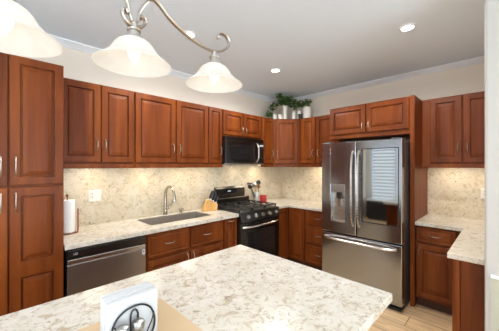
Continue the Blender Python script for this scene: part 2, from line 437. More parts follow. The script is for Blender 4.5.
# fridge surround
t = thing('fridge_cabinet', 'deep cherry cabinet with two wide doors and tall side panel around the fridge', 'cabinet', 'B', 1.308, 0, group=UP)
mb(t).box(1.309, 2.247, -.628, -.001, 1.855, ZT, .002).build('body', 'cherry', t)
mb(t).box(2.248, 2.290, -.652, -.014, 0, ZT, .003).build('side_panel', 'cherry', t)
for a, b, hx in ((1.322, 1.776, 1.745), (1.787, 2.238, 1.820)):
    door(t, a, b, 1.912, ZT - .012, .650, hx, 1.985, .10)
# pantry
t = thing('pantry_cabinet', 'tall cherry pantry cabinet with four doors at the left edge', 'cabinet', 'A', -4.055, 0)
mb(t).box(-4.055, -3.4435, -.612, -.001, .10, ZT, .002).build('body', 'cherry', t)
mb(t).box(-4.05, -3.45, -.55, -.01, 0, .099).build('toe_kick', 'toe', t)
for a, b, hx in ((-4.050, -3.752, -3.785), (-3.744, -3.447, -3.712)):
    door(t, a, b, 1.377, ZT - .004, .634, hx, 1.505, .125)
    o = door(t, a, b, .12, 1.362, .634, hx, 1.262, .125, cells=[(.124, .800), (.800, 1.358)])
# base cabinets
def base(run, x0, x1, label, toe=True):
    t = thing('base_cabinet', label, 'cabinet', run, x0, 0, group=LO)
    mb(t).box(x0 + .001, x1 - .001, -(BD - TH - .001), -.014, .10, .8755, .002).build('body', 'cherry', t)
    mb(t).box(x0 + .003, x1 - .003, -.55, -.02, 0, .0995).build('toe_kick', 'toe', t)
    return t
# sink base: body is an open box so that the basin hangs inside
t = thing('base_cabinet', 'cherry sink base cabinet with two drawer fronts over two doors', 'cabinet', 'A', -2.822, 0, group=LO)
mb(t).box(-2.821, -2.80, -.608, -.014, .10, .8755).box(-1.927, -1.906, -.608, -.014, .10, .8755).box(-2.80, -1.927, -.608, -.014, .10, .12).box(-2.80, -1.927, -.608, -.585, .12, .8755).build('body', 'cherry', t)
mb(t).box(-2.815, -1.91, -.55, -.02, 0, .0995).build('toe_kick', 'toe', t)
drawer(t, -2.806, -2.362, .642, .862, BD); drawer(t, -2.348, -1.914, .642, .862, BD)
door(t, -2.806, -2.362, .115, .612, BD, -2.392, .545); door(t, -2.348, -1.914, .115, .612, BD, -2.318, .545)
t = base('A', -1.904, -1.678, 'narrow cherry pull-out base cabinet just left of the range')
door(t, -1.888, -1.690, .115, .862, BD, -1.789, .842, .08, rings=SLIM, horiz=True)
# corner base, L-shaped
t = spot('base_cabinet', 'cherry corner base cabinet with two doors right of the range', 'cabinet', 0, 0, 0, group=LO)
q = BD - TH - .001
mb(t).prism([(-.014, -.014), (-.912, -.014), (-.912, -q), (-q, -q), (-q, -.912), (-.014, -.912)], .10, .8755).build('body', 'cherry', t)
mb(t).prism([(-.02, -.02), (-.909, -.02), (-.909, -.55), (-.55, -.55), (-.55, -.909), (-.02, -.909)], 0, .0995).build('toe_kick', 'toe', t)
mb(t).panel(-.905, -.640, .115, .862, -BD, TH, SLIM).build('door', 'cherry', t)
o = MB().panel(.640, .905, .115, .862, -BD, TH, SLIM).build('door', 'cherry', t); o.rotation_euler = (0, 0, -PI / 2)
t = base('B', .914, 1.335, 'cherry base cabinet with three drawers left of the fridge')
for a, b in ((.668, .862), (.405, .650), (.130, .388)): drawer(t, .926, 1.326, a, b, BD)
t = base('B', 2.292, 2.702, 'cherry base cabinet with one drawer over one door right of the fridge')
drawer(t, 2.304, 2.630, .705, .858, BD); door(t, 2.304, 2.630, .13, .685, BD, 2.332, .60)
# peninsula base with finished end panel
t = spot('peninsula_cabinet', 'cherry peninsula base with a plain end panel beside the right wall end', 'cabinet', -.9, -3.0, 0, group=LO)
t['off'] = (-.9, -3.0, 0.0)
mb(t).box(-1.572, -.014, -3.335, -2.724, .10, .8755, .002).build('body', 'cherry', t)
mb(t).box(-1.575, -.02, -3.30, -2.78, 0, .0995).build('toe_kick', 'toe', t)
mb(t).box(-1.590, -1.573, -3.335, -2.760, 0, .8755, .002).build('end_panel', 'cherry', t)
mb(t).box(-1.594, -1.573, -2.757, -2.716, 0, .8755, .004).box(-1.596, -1.5945, -2.746, -2.728, .06, .85, .0006).build('corner_post', 'cherry', t)
# island base
t = spot('island_cabinet', 'cherry island base under the big quartz slab in the foreground', 'cabinet', -3.47, -2.0, 0, group=LO)
t['off'] = (-3.47, -2.0, 0.0)
mb(t).box(-4.40, -2.54, -2.22, -1.612, .10, .8755, .002).build('body', 'cherry', t)
mb(t).box(-4.36, -2.58, -2.18, -1.68, 0, .0995).build('toe_kick', 'toe', t)
for k in range(4):
    a = -4.385 + k * .46
    o = MB((0, 0, 0)).panel(-a - .45 - 3.47, -a - 3.47, .12, .862, 0, TH, DOOR).build('door', 'cherry', t)
    o.rotation_euler = (0, 0, PI); o.location = (0, 2.0 - 1.612 + TH + .001, 0)

# ------------------------------------------------------------------ worktops
CT, CB = .914, .8765
b = MB(); SX0, SX1, SY0, SY1 = -2.715, -1.945, -.485, -.105
b.box(-3.441, SX0, -.648, -.0135, CB, CT).box(SX1, -1.678, -.648, -.0135, CB, CT).box(SX0, SX1, -.648, SY0, CB, CT).box(SX0, SX1, SY1, -.0135, CB, CT)
bmesh.ops.remove_doubles(b.bm, verts=b.bm.verts, dist=1e-5)
tag(b.build('countertop', 'quartz'), 'speckled cream quartz countertop holding the sink, left of the range', 'countertop', 'quartz countertops')
tag(MB().prism([(-.0135, -.0135), (-.912, -.0135), (-.912, -.648), (-.648, -.648), (-.648, -1.334), (-.0135, -1.334)], CB, CT, .004).build('countertop', 'quartz'),
    'L-shaped cream quartz countertop in the corner between range and fridge', 'countertop', 'quartz countertops')
tag(MB().prism([(-.0135, -2.292), (-.648, -2.292), (-.648, -2.690), (-1.614, -2.690), (-1.614, -3.34), (-.0135, -3.34)], CB, CT, .004).build('countertop', 'quartz'),
    'L-shaped cream quartz countertop right of the fridge running to the right wall end', 'countertop', 'quartz countertops')
tag(MB().box(-4.47, -2.494, -2.601, -1.553, CB, CT, .005).build('countertop', 'quartz'),
    'large cream and taupe quartz island top across the foreground', 'countertop', 'quartz countertops')

# ------------------------------------------------------------------ sink, faucet
t = spot('sink', 'rectangular stainless undermount sink under the gooseneck faucet', 'sink', -2.33, -.295, .715)
t['off'] = (-2.33, -.295, .715)
b = mb(t)
x0, x1, y0, y1, zb, zt = SX0 + .001, SX1 - .001, SY0 + .001, SY1 - .001, .715, .911
b.box(x0, x1, y0, y1, zb, zb + .006).box(x0, x0 + .010, y0, y1, zb + .006, zt).box(x1 - .010, x1, y0, y1, zb + .006, zt).box(x0 + .01, x1 - .01, y0, y0 + .010, zb + .006, zt).box(x0 + .01, x1 - .01, y1 - .010, y1, zb + .006, zt)
b.build('basin', 'sinksteel', t)
mb(t).cyl((-2.33, -.28, .7215), .045, .006).build('drain', 'chrome', t, True)
t = spot('faucet', 'brushed nickel gooseneck kitchen faucet behind the sink', 'faucet', -2.345, -.058, CT + .001)
MB().cyl((0, 0, 0), .030, .012).cyl((0, 0, .012), .024, .035).build('base', 'bronze', t, True)
pts = [(0, 0, .045), (0, 0, .16), (0, 0, .240)]
for k in range(1, 15):
    a = PI * k / 14 * .93
    pts.append((.0, -.105 + .105 * math.cos(a), .240 + .105 * math.sin(a) * 1.0))
MB().tube(pts, [.021, .018, .0165] + [.0155] * 14, 14).build('neck', 'bronze', t, True)
e = Vector(pts[-1]); d = Vector((0, -.22, -1)).normalized()
MB().tube([e, e + d * .03, e + d * .075, e + d * .095], [.016, .019, .021, .017], 14).build('spray_head', 'bronze', t, True)
MB().tube([(.012, 0, .075), (.055, 0, .080)], .014, 12).build('valve', 'bronze', t, True)
MB().tube([(.05, 0, .082), (.075, -.012, .125), (.088, -.020, .185)], [.011, .009, .007], 10).build('lever', 'bronze', t, True)
t = spot('soap_dispenser', 'small nickel soap pump on the counter right of the faucet', 'soap dispenser', -2.14, -.065, CT + .001)
MB().cyl((0, 0, 0), .022, .010).cyl((0, 0, .010), .012, .030).build('collar', 'bronze', t, True)
MB().cyl((0, 0, .040), .017, .014).tube([(0, 0, .052), (0, -.03, .056), (0, -.06, .050)], .006, 8).build('pump_head', 'bronze', t, True)

# ------------------------------------------------------------------ dishwasher
def text_mesh(parent, name, s, m, size, loc, rot):
    cu = bpy.data.curves.new(name, 'FONT'); cu.body = s; cu.size = size; cu.extrude = .0006; cu.align_x = 'CENTER'; cu.align_y = 'CENTER'
    tmp = bpy.data.objects.new('tmp', cu); C.objects.link(tmp)
    bpy.context.view_layer.update()
    me = bpy.data.meshes.new_from_object(tmp.evaluated_get(bpy.context.evaluated_depsgraph_get()))
    bpy.data.objects.remove(tmp); me.name = name; me.materials.clear(); me.materials.append(M[m])
    o = bpy.data.objects.new(name, me); C.objects.link(o); o.parent = parent; o.location = loc; o.rotation_euler = rot
    return o
t = thing('dishwasher', 'black stainless dishwasher between the pantry and the sink base', 'dishwasher', 'A', -3.430, 0)
mb(t).box(-3.428, -2.826, -.60, -.02, .10, .872).build('body', 'black', t)
mb(t).box(-3.42, -2.83, -.55, -.02, 0, .0995).build('toe_kick', 'black', t)
d = mb(t).box(-3.424, -2.830, -.640, -.601, .115, .752, .004).build('door', 'bsteel', t)
mb(t).box(-3.424, -2.830, -.638, -.601, .753, .790, .004).build('pocket_handle', 'steel', d)
mb(t).box(-3.424, -2.830, -.640, -.601, .791, .864, .004).build('control_panel', 'dsteel', t)
mb(t).box(-2.862, -2.838, -.6412, -.6403, .700, .745).build('sticker', 'label', t)
mb(t).box(-2.856, -2.844, -.6416, -.6413, .722, .734).build('sticker_print', 'darkslot', t)
text_mesh(t, 'badge', 'LG', 'label', .024, (-3.372 + 3.430, -.6406, .832), (PI / 2, 0, 0))
# cord-free filler
# ------------------------------------------------------------------ range
t = thing('range', 'black stainless gas range with five knobs and cast iron grates', 'range', 'A', -1.674, 0)
a, c = -1.672, -.918
mb(t).box(a, c, -.640, -.02, .03, .895, .003).box(a + .02, c - .02, -.58, -.05, 0, .029).build('body', 'dsteel', t)
mb(t).box(a, c, -.652, -.055, .8955, .922, .004).build('cooktop', 'black', t)
bg = mb(t).prism([(-.055, .90), (-.020, .90), (-.020, 1.195), (-.034, 1.195), (-.055, 1.165)], a + .09, c - .09, .003, axis='x').box(a + .01, c - .01, -.075, -.0555, .9225, 1.03, .003).build('backguard', 'dsteel', t)
mb(t).box(-1.47, -1.12, -.0585, -.0552, 1.085, 1.160, .001).build('display', 'glassblack', bg)
mb(t).box(-1.36, -1.30, -.0595, -.0587, 1.120, 1.136).build('digits', 'led', bg)
mb(t).box(a + .01, c - .01, -.0785, -.0755, 1.020, 1.034, .001).build('trim_strip', 'steel', bg)
cp = mb(t).prism([(-.641, .790), (-.700, .800), (-.668, .9215), (-.6525, .9215), (-.6525, .894), (-.641, .894)], a, c, .003, axis='x').build('control_panel', 'dsteel', t)
nrm = Vector((0, -.1215, -.032)).normalized()
nrm = Vector((0, -.967, .254))
for k in range(5):
    sx = a + .10 + k * (c - a - .20) / 4
    R = Vector((0, 0, 1)).rotation_difference(nrm).to_matrix()
    cc = Vector((sx, -.686, .858))
    kb = mb(t).cyl(cc, .031, .010, 20, mtx=R).build('knob', 'black', cp, True)
    mb(t).cyl(cc + nrm * .0105, .0245, .026, 20, mtx=R).build('knob_cap', 'steel', kb, True)
od = mb(t).box(a + .003, c - .003, -.676, -.641, .215, .782, .004).build('oven_door', 'dsteel', t)
mb(t).box(a + .10, c - .10, -.6785, -.6763, .27, .665, .001).build('window', 'glassblack', od)
pts = []
for k in range(15):
    u = -1 + k / 7
    pts.append((-1.295 + u * .345, -.678 - .052 * (1 - abs(u) ** 5), .738))
mb(t).tube(pts, .013, 10).build('handle', 'steel', od, True)
mb(t).box(a + .003, c - .003, -.672, -.641, .045, .208, .004).build('drawer', 'dsteel', t)
# burners and grates
for bx, by, br in ((-1.49, -.49, .05), (-1.49, -.20, .04), (-1.295, -.345, .055), (-1.10, -.49, .045), (-1.10, -.20, .04)):
    bu = mb(t).cyl((bx, by, .9225), br, .012).build('burner', 'steel', t, True)
    mb(t).cyl((bx, by, .935), br * .72, .010).build('burner_cap', 'iron', bu, True)
for g0, g1 in ((a + .012, -1.425), (-1.420, -1.170), (-1.165, c - .012)):
    b = mb(t); y0, y1, zg, r = -.635, -.085, .957, .0065
    xm = (g0 + g1) / 2
    for X in (g0 + .008, g1 - .008): b.box(X - r, X + r, y0, y1, zg - .007, zg + .007, .002)
    for Y in (y0 + .008, y1 - .008, (y0 + y1) / 2): b.box(g0 + .002, g1 - .002, Y - r, Y + r, zg - .008, zg + .006, .002)
    for Y in (y0 + .14, y1 - .14):
        b.box(g0 + .01, xm - .03, Y - r, Y + r, zg - .004, zg + .009, .002).box(xm + .03, g1 - .01, Y - r, Y + r, zg - .004, zg + .009, .002)
    for (Ya, Yb) in ((y0 + .01, y0 + .10), (y0 + .18, y0 + .26), (y1 - .26, y1 - .18), (y1 - .10, y1 - .01)): b.box(xm - r, xm + r, Ya, Yb, zg - .004, zg + .009, .002)
    for X in (g0 + .012, g1 - .012):
        for Y in (y0 + .012, y1 - .012): b.box(X - .007, X + .007, Y - .007, Y + .007, .9225, zg - .004, .001)
    b.build('grate', 'iron', t)

# ------------------------------------------------------------------ microwave
t = thing('microwave', 'black stainless over-the-range microwave with curved handle', 'microwave', 'A', -1.674, 1.524)
a, c = -1.673, -.930
mb(t).box(a, c, -.352, -.014, 1.526, 1.898, .003).build('body', 'dsteel', t)
mb(t).box(a, c, -.378, -.353, 1.845, 1.898, .003).build('vent_strip', 'dsteel', t)
md = mb(t).box(a, -1.045, -.388, -.353, 1.545, 1.843, .004).build('door', 'dsteel', t)
mb(t).box(a + .075, -1.135, -.3905, -.3883, 1.585, 1.80, .001).build('window', 'glassblack', md)
pts = [(-1.085 - .0, -.389 - .045 * (1 - abs(-1 + k / 7) ** 4), 1.695 + (-1 + k / 7) * .135) for k in range(15)]
mb(t).tube(pts, .0115, 10).build('handle', 'steel', md, True)
kp = mb(t).box(-1.043, c, -.388, -.353, 1.545, 1.843, .003).build('keypad', 'glassblack', t)
mb(t).box(-1.02, -.94, -.3895, -.3883, 1.79, 1.815).build('display', 'led', kp)
mb(t).box(a, c, -.382, -.353, 1.527, 1.543, .003).build('bottom_trim', 'steel', t)

# ------------------------------------------------------------------ refrigerator
t = thing('refrigerator', 'black stainless french-door refrigerator with ice dispenser and glass panel', 'refrigerator', 'B', 1.340, 0)
a, c, m_ = 1.341, 2.236, 1.772
mb(t).box(a + .004, c - .004, -.795, -.03, .03, 1.768, .006).build('body', 'side', t)
mb(t).box(a + .02, c - .02, -.86, -.06, 0, .0295).build('foot_grille', 'black', t)
for s in (a + .06, c - .06): mb(t).box(s - .045, s + .045, -.87, -.70, 1.7685, 1.800, .006).build('hinge_cover', 'side', t)
# left door with recessed dispenser (door built around the recess)
dx0, dx1, dz0, dz1 = 1.462, 1.640, .835, 1.195
dl_ = mb(t).box(a, dx0, -.900, -.797, .705, 1.788, .008).box(dx1, m_ - .003, -.900, -.797, .705, 1.788, .008).build('door', 'fsteel', t)
bmt = mb(t).box(dx0 - .009, dx1 + .009, -.8995, -.797, dz1 + .09, 1.7875).box(dx0 - .009, dx1 + .009, -.8995, -.797, .7055, dz0)
bmt.box(dx0 - .009, dx1 + .009, -.835, -.797, dz0, dz1 + .09).build('dispenser_surround', 'fsteel', dl_)
mb(t).box(dx0 + .001, dx1 - .001, -.902, -.836, dz1 - .005, dz1 + .089, .004).build('dispenser_panel', 'bsteel', dl_)
mb(t).box(dx0 + .002, dx1 - .002, -.839, -.8355, dz0 + .012, dz1 - .007).build('dispenser_back', 'steel', dl_)
mb(t).box(dx0 + .06, dx1 - .06, -.875, -.842, dz1 - .085, dz1 - .006, .004).build('spout', 'black', dl_)
mb(t).box(dx0 + .065, dx1 - .065, -.858, -.842, dz1 - .19, dz1 - .09, .004).build('paddle', 'chrome', dl_)
mb(t).box(dx0 + .002, dx1 - .002, -.898, -.84, dz0 + .001, dz0 + .011, .002).build('drip_tray', 'steel', dl_)
dr = mb(t).box(m_ + .003, c, -.900, -.797, .705, 1.788, .008).build('door', 'fsteel', t)
gl = mb(t).box(1.832, 2.207, -.9025, -.9003, .878, 1.700, .0008).build('glass_border', 'black', dr)
gl = mb(t).box(1.842, 2.199, -.9040, -.9027, .890, 1.690, .0005).build('glass_panel', 'doorglass', dr)
fz = mb(t).box(a, c, -.900, -.797, .070, .692, .008).build('freezer_drawer', 'fsteel', t)
for dd, s in ((dl_, m_ - .036), (dr, m_ + .034)):
    pts = []
    for k in range(17):
        u = -1 + k / 8
        pts.append((s, -.902 - .055 * (1 - abs(u) ** 6), 1.245 + u * .43))
    mb(t).tube(pts, .0125, 10).build('handle', 'steel', dd, True)
pts = []
for k in range(17):
    u = -1 + k / 8
    pts.append((1.787 + u * .40, -.902 - .060 * (1 - abs(u) ** 6), .640))
mb(t).tube(pts, .0135, 10).build('handle', 'steel', fz, True)

# ------------------------------------------------------------------ island lamp
LX, LY = -3.478, -2.08
lamp = spot('island_chandelier', 'scrolled nickel island chandelier with three white bell glass shades', 'chandelier', LX, LY, 1.862)
RIM = .123
bell = [(.028, .086), (.034, .0855), (.042, .081), (.054, .073), (.063, .062), (.070, .050), (.075, .041), (.078, .038), (.085, .030), (.098, .018), (.111, .009), (.120, .002), (.1235, -.001), (.1205, -.0025), (.109, .005), (.095, .014), (.082, .026), (.074, .036), (.071, .041), (.066, .050), (.059, .061), (.050, .070), (.038, .078), (.028, .080)]
for k in range(3):
    dx = (-.322, 0, .340)[k]
    dz = (-.024, -.006, .002)[k]
    sh = MB().lathe(bell, 48, (dx, 0, dz)).build('shade', 'shade', lamp, True)
    MB().lathe([(0, .088), (.012, .088), (.014, .074), (.021, .058), (.0225, .046), (.019, .032), (.010, .016), (.003, .003), (0, .002)], 20, (dx, 0, dz)).build('bulb', 'bulb', lamp, True)
    MB().lathe([(0, .080), (.028, .080), (.031, .087), (.029, .094), (.020, .098), (.018, .112), (.022, .114), (.022, .120), (.012, .124), (.011, .142), (0, .143)], 24, (dx, 0, dz)).build('socket', 'nickel', lamp, True)
    l = bpy.data.lights.new('bulb_light', 'POINT'); l.energy = BULB_W; l.color = (1, .92, .82); l.shadow_soft_size = .03
    lo = bpy.data.objects.new('bulb_light', l); C.objects.link(lo); lo.parent = lamp; lo.location = (dx, 0, -.012)
def smoothpath(P, n=8):
    out = []
    P = [Vector(p) for p in P]
    for i in range(len(P) - 1):
        p0 = P[max(i - 1, 0)]; p1 = P[i]; p2 = P[i + 1]; p3 = P[min(i + 2, len(P) - 1)]
        for j in range(n):
            u = j / n
            out.append(.5 * ((2 * p1) + (-p0 + p2) * u + (2 * p0 - 5 * p1 + 4 * p2 - p3) * u * u + (-p0 + 3 * p1 - 3 * p2 + p3) * u ** 3))
    out.append(P[-1]); return out
for sg in (-1, 1):
    arm = [(.008, .140), (.012, .152), (.016, .168), (.024, .198), (.046, .231), (.067, .246), (.090, .237), (.132, .203), (.179, .178), (.237, .157), (.300, .146), (.338, .146), (.378, .160), (.412, .187), (.423, .214), (.406, .236), (.378, .237), (.359, .222), (.361, .209)]
    MB().tube(smoothpath([(sg * x, 0, z) for x, z in arm]), .0052, 8, flat=(1.9, (0, 1, 0))).build('arm', 'nickel', lamp, True)
    MB().tube(smoothpath([(sg * .006, 0, .124), (sg * .022, 0, .130), (sg * .036, 0, .146), (sg * .038, 0, .162), (sg * .028, 0, .170), (sg * .022, 0, .160)]), .0062, 8, flat=(1.9, (0, 1, 0))).build('scroll', 'nickel', lamp, True)
    MB().tube([(sg * .067, 0, .250), (sg * .067, 0, .60), (sg * .045, 0, .826)], .006, 8).build('rod', 'nickel', lamp, True)
MB().cyl((0, 0, .812), .075, .0255).build('canopy', 'nickel', lamp, True)

# ------------------------------------------------------------------ recessed lights
def can(x, y, label):
    t = spot('recessed_light', label, 'ceiling light', x, y, H - .012, group='recessed ceiling lights')
    MB().lathe([(.046, .002), (.048, .000), (.060, .005), (.063, .0115), (.046, .0115), (.046, .002)], 32).build('trim_ring', 'trim', t, True)
    MB().cyl((0, 0, .003), .0455, .008, 24).build('lens', 'canlens', t, True)
    l = bpy.data.lights.new('can_light', 'SPOT'); l.energy = CAN_W * 2.2; l.color = (1, .96, .92); l.shadow_soft_size = .05
    l.spot_size = 2.95; l.spot_blend = .5
    o = bpy.data.objects.new('can_light', l); C.objects.link(o); o.parent = t; o.location = (0, 0, -.02)
can(-1.334, -.948, 'recessed ceiling light near the middle, above the range side')
can(-1.304, -2.379, 'recessed ceiling light at the right, above the fridge side')
can(-2.569, -.952, 'recessed ceiling light behind the chandelier arm, above the sink side')
can(-4.6, -3.9, 'recessed ceiling light outside the picture, left of the camera')

# added globe fill lamp behind the camera, brightens ceiling and cabinets
t = spot('fill_globe', 'added white globe fill lamp outside the picture, behind the camera', 'fill lamp', -5.45, -2.95, 1.85)
MB().cyl((0, 0, .823), .06, .024).tube([(0, 0, .33), (0, 0, .823)], .006, 8).cyl((0, 0, .295), .04, .04).build('stem', 'nickel', t, True)
MB().lathe([(.035, .30)] + [(.15 * math.sin(a_), .15 + .15 * math.cos(a_)) for a_ in [.3 + k * (PI - .3) / 15 for k in range(16)]], 32).build('globe', 'shade', t, True)
l = bpy.data.lights.new('globe_fill', 'POINT'); l.energy = GLOBE_W; l.color = (.80, .91, 1); l.shadow_soft_size = .16
o = bpy.data.objects.new('globe_fill', l); C.objects.link(o); o.parent = t; o.location = (0, 0, .15)

t = spot('reflection_prop', 'added low black box with white top, outside the picture, mirrored in the fridge glass', 'reflection_prop', -5.64, -.85, 0)  # added out of view so the fridge glass mirrors a dark lower band
MB().box(-.21, .21, -.66, .66, .06, .52, .004).build('body', 'black', t)
MB().box(-.23, .23, -.68, .68, .5205, .55, .004).build('top', 'porcelain', t)
MB().box(-.19, .19, -.62, .62, 0, .0595).build('plinth', 'black', t)

# ------------------------------------------------------------------ lights under the wall cabinets
def under(run, s, label, k=1.0):
    t = thing('undercabinet_light', label, 'light', run, s, 1.513, -.20, group='lights under the wall cabinets')
    b = mb(t); b.box(s - .10, s + .10, -.225, -.175, 1.515, 1.5265, .002).build('housing', 'white', t)
    mb(t).box(s - .09, s + .09, -.218, -.182, 1.512, 1.5148).build('lens', 'ledlens', t)
    l = bpy.data.lights.new('strip_light', 'AREA'); l.shape = 'RECTANGLE'; l.size = .18; l.size_y = .04; l.energy = UNDER_W * k; l.color = (1, .86, .64)
    o = bpy.data.objects.new('strip_light', l); C.objects.link(o); o.parent = t; o.location = (0, 0, -.004)
UL = 'light fixture hidden under the wall cabinet '
under('A', -3.13, UL + 'above the dishwasher', 1.1)
under('A', -2.60, UL + 'above the sink, left one'); under('A', -2.13, UL + 'above the sink, right one')
under('A', -1.79, UL + 'left of the microwave', .6); under('A', -.76, UL + 'right of the microwave', 1.3)
under('B', .85, UL + 'left of the fridge', 1.5); under('B', 1.15, UL + 'nearest the left of the fridge', .9); under('B', 2.55, UL + 'right of the fridge', 1.1); under('B', 2.95, UL + 'above the right counter end', 1.0)
l = bpy.data.lights.new('hood_light', 'AREA'); l.size = .16; l.energy = UNDER_W * .8; l.color = (1, .86, .64)
o = bpy.data.objects.new('hood_light', l); C.objects.link(o); o.location = (-1.2, -.2, 1.520)

# ------------------------------------------------------------------ outlets
def outlet(run, s, z, wd, label):
    t = thing('outlet_plate', label, 'outlet', run, s, z, -.0125, group='wall outlets')
    b = mb(t).box(s, s + wd, -.0185, -.0128, z, z + .115, .002).build('plate', 'white', t)
    n = 2 if wd > .09 else 1
    for k in range(n):
        xc = s + wd * (k + .5) / n
        r = mb(t).box(xc - .017, xc + .017, -.0205, -.0187, z + .024, z + .091, .001).build('receptacle', 'porcelain', t)
        if k == 0:
            for zz in (z + .040, z + .070):
                mb(t).box(xc - .009, xc - .005, -.0212, -.0206, zz, zz + .012).box(xc + .005, xc + .009, -.0212, -.0206, zz, zz + .012).build('slot', 'darkslot', r)
outlet('A', -3.146, 1.146, .115, 'white double outlet plate on the backsplash above the dishwasher')
outlet('B', 2.778, 1.146, .075, 'white outlet plate on the backsplash by the right wall end')

# ------------------------------------------------------------------ things on the counters
Z = CT + .001
t = spot('paper_towel_holder', 'copper wire paper towel holder beside the pantry', 'paper towel holder', -3.360, -.25, Z)
MB().tube([(.066 * math.cos(2 * PI * k / 32), .066 * math.sin(2 * PI * k / 32), .005) for k in range(32)], .004, 8, closed=True).tube([(-.066, 0, .005), (.066, 0, .005)], .0035, 8).build('base_ring', 'copper', t, True)
MB().tube([(0, 0, .004), (0, 0, .325)], .005, 8).lathe([(0, .32), (.010, .324), (.013, .334), (.008, .344), (0, .347)], 14).build('post', 'copper', t, True)
MB().tube(smoothpath([(.055, -.045, .006), (.066, -.054, .02), (.066, -.054, .19), (.072, -.040, .215), (.078, -.024, .19), (.078, -.024, .02), (.070, -.015, .006)]), .0035, 8).build('side_arm', 'copper', t, True)
tag(MB((-3.360, -.25, Z)).lathe([(.018, .012), (.056, .012), (.057, .018), (.057, .286), (.056, .292), (.018, .292), (.018, .012)], 36, (-3.360, -.25, Z)).build('paper_towel_roll', 'paper', None, True), 'white paper towel roll on the copper holder beside the pantry', 'paper towel').location = (-3.360, -.25, Z)
# knife block
KX, KY = -1.800, -.205
t = spot('knife_block', 'slanted light maple knife block left of the range', 'knife block', KX, KY, Z, rz=-.25)
prof = [(-.100, 0), (.092, 0), (.100, .085), (-.012, .150), (-.035, .128)]
MB().prism(prof, -.05, .05, .004, axis='y').build('block', 'block', t)
ux = Vector((.40, 0, .90)).normalized(); edge = Vector((.112, 0, -.065))
n_ = 0
base_p = Vector((-.012, 0, .150))
Rk = Matrix.Rotation(-.25, 3, 'Z')
klabels = [['knife with black riveted handle at the back top of the knife block', 'knife with black riveted handle in the back row, lower slot', 'knife with black riveted handle in the back row, lowest slot by the range'],
           ['knife with black riveted handle at the middle top of the knife block', 'knife with black riveted handle in the middle of the knife block', 'knife with black riveted handle in the middle row, lowest slot by the range'],
           ['knife with black riveted handle at the front top of the knife block', 'knife with black riveted handle in the front row, centre slot', 'knife with black riveted handle in the front row, lowest slot by the range']]
for r_ in range(3):
    for q_ in range(3):
        p = base_p + edge * (.16 + .33 * q_) + Vector((0, .032 - .032 * r_, 0)) + ux * .002
        wp = Rk @ p + Vector((KX, KY, Z))
        kn = spot('knife', klabels[r_][q_], 'knife', wp.x, wp.y, wp.z, rz=-.25, group='knives in the block')
        L_ = (.125, .115, .100)[q_]
        MB().tube([(0, 0, 0), ux * .014], .0085, 8, flat=(.7, (0, 1, 0))).build('bolster', 'chrome', kn, True)
        hnd = MB().tube([ux * .0145, ux * .04, ux * (L_ - .02), ux * L_], [.0115, .0135, .014, .011], 8, flat=(.75, (0, 1, 0))).build('grip', 'black', kn, True)
        for u_ in (.035, .065):
            MB().tube([ux * u_ + Vector((0, -.0078, 0)), ux * u_ + Vector((0, -.0108, 0))], .0040, 8).build('rivet', 'chrome', hnd, True)
# crocks with utensils
def crock(name, label, x, y, r, h, m):
    o = MB().lathe([(0, 0), (r * .94, 0), (r, .006), (r, h - .004), (r * .97, h), (r * .90, h - .002), (r * .88, .012), (0, .010)], 28).build(name, m, None, True)
    o.location = (x, y, Z); return tag(o, label, 'crock', 'utensil crocks')
crock('utensil_crock', 'grey utensil crock right behind the range', -.80, -.125, .046, .170, 'crock')
crock('utensil_crock', 'small red crock beside the grey utensil crock', -.775, -.240, .054, .120, 'red')
def utensil(name, label, x, y, z0, tip, m, kind):
    t = spot(name, label, 'utensil', x, y, z0, group='cooking utensils in the crocks')
    d = Vector(tip); n = d.normalized(); L = d.length
    hm = 'utensil_wood' if kind == 'wood' else m
    MB().tube([(0, 0, 0), d * .4, d * .80], [.0055, .005, .0045], 8).build('shaft', hm, t, True)
    side = n.cross(Vector((.6, .8, 0))).normalized()
    e = d * .78
    if kind == 'turner':
        b = MB(); s2 = Vector((.707, -.707, 0))
        for w_ in (-.034, -.0115, .0115, .034): b.tube([e + s2 * w_, e + s2 * w_ + n * (L * .22)], .006, 6)
        b.tube([e - s2 * .038, e + s2 * .038], .006, 6).tube([e - s2 * .038 + n * L * .22, e + s2 * .038 + n * L * .22], .006, 6)
        b.build('blade', m, t, True)
    else:
        s2 = Vector((.707, -.707, 0)); pts = []; b = MB()
        b.tube([e + n * (L * .22 * k / 8) for k in range(9)], [.006 + .032 * math.sin(PI * min(1, .12 + .86 * k / 8)) for k in range(9)], 12, flat=(.32, (.707, .707, 0)))
        b.build('bowl', m if kind != 'wood' else 'utensil_wood', t, True)
zc = Z + .012
utensil('slotted_turner', 'black slotted turner leaning left in the grey crock', -.812, -.14, zc, (-.135, .040, .30), 'black', 'turner')
utensil('ladle', 'black ladle leaning far left in the grey crock', -.82, -.125, zc, (-.085, .07, .27), 'black', 'spoon')
utensil('serving_spoon', 'steel serving spoon upright in the grey crock', -.795, -.13, zc, (-.035, .03, .315), 'steel', 'spoon')
utensil('black_spoon', 'tall black spoon leaning right in the grey crock', -.785, -.145, zc, (.050, .045, .345), 'black', 'spoon')
utensil('wooden_spoon', 'wooden spoon standing in the grey crock', -.79, -.118, zc, (.010, .05, .285), 'utensil_wood', 'wood')
utensil('wooden_spatula', 'wooden spatula leaning right in the grey crock', -.778, -.125, zc, (.075, .055, .265), 'utensil_wood', 'wood')

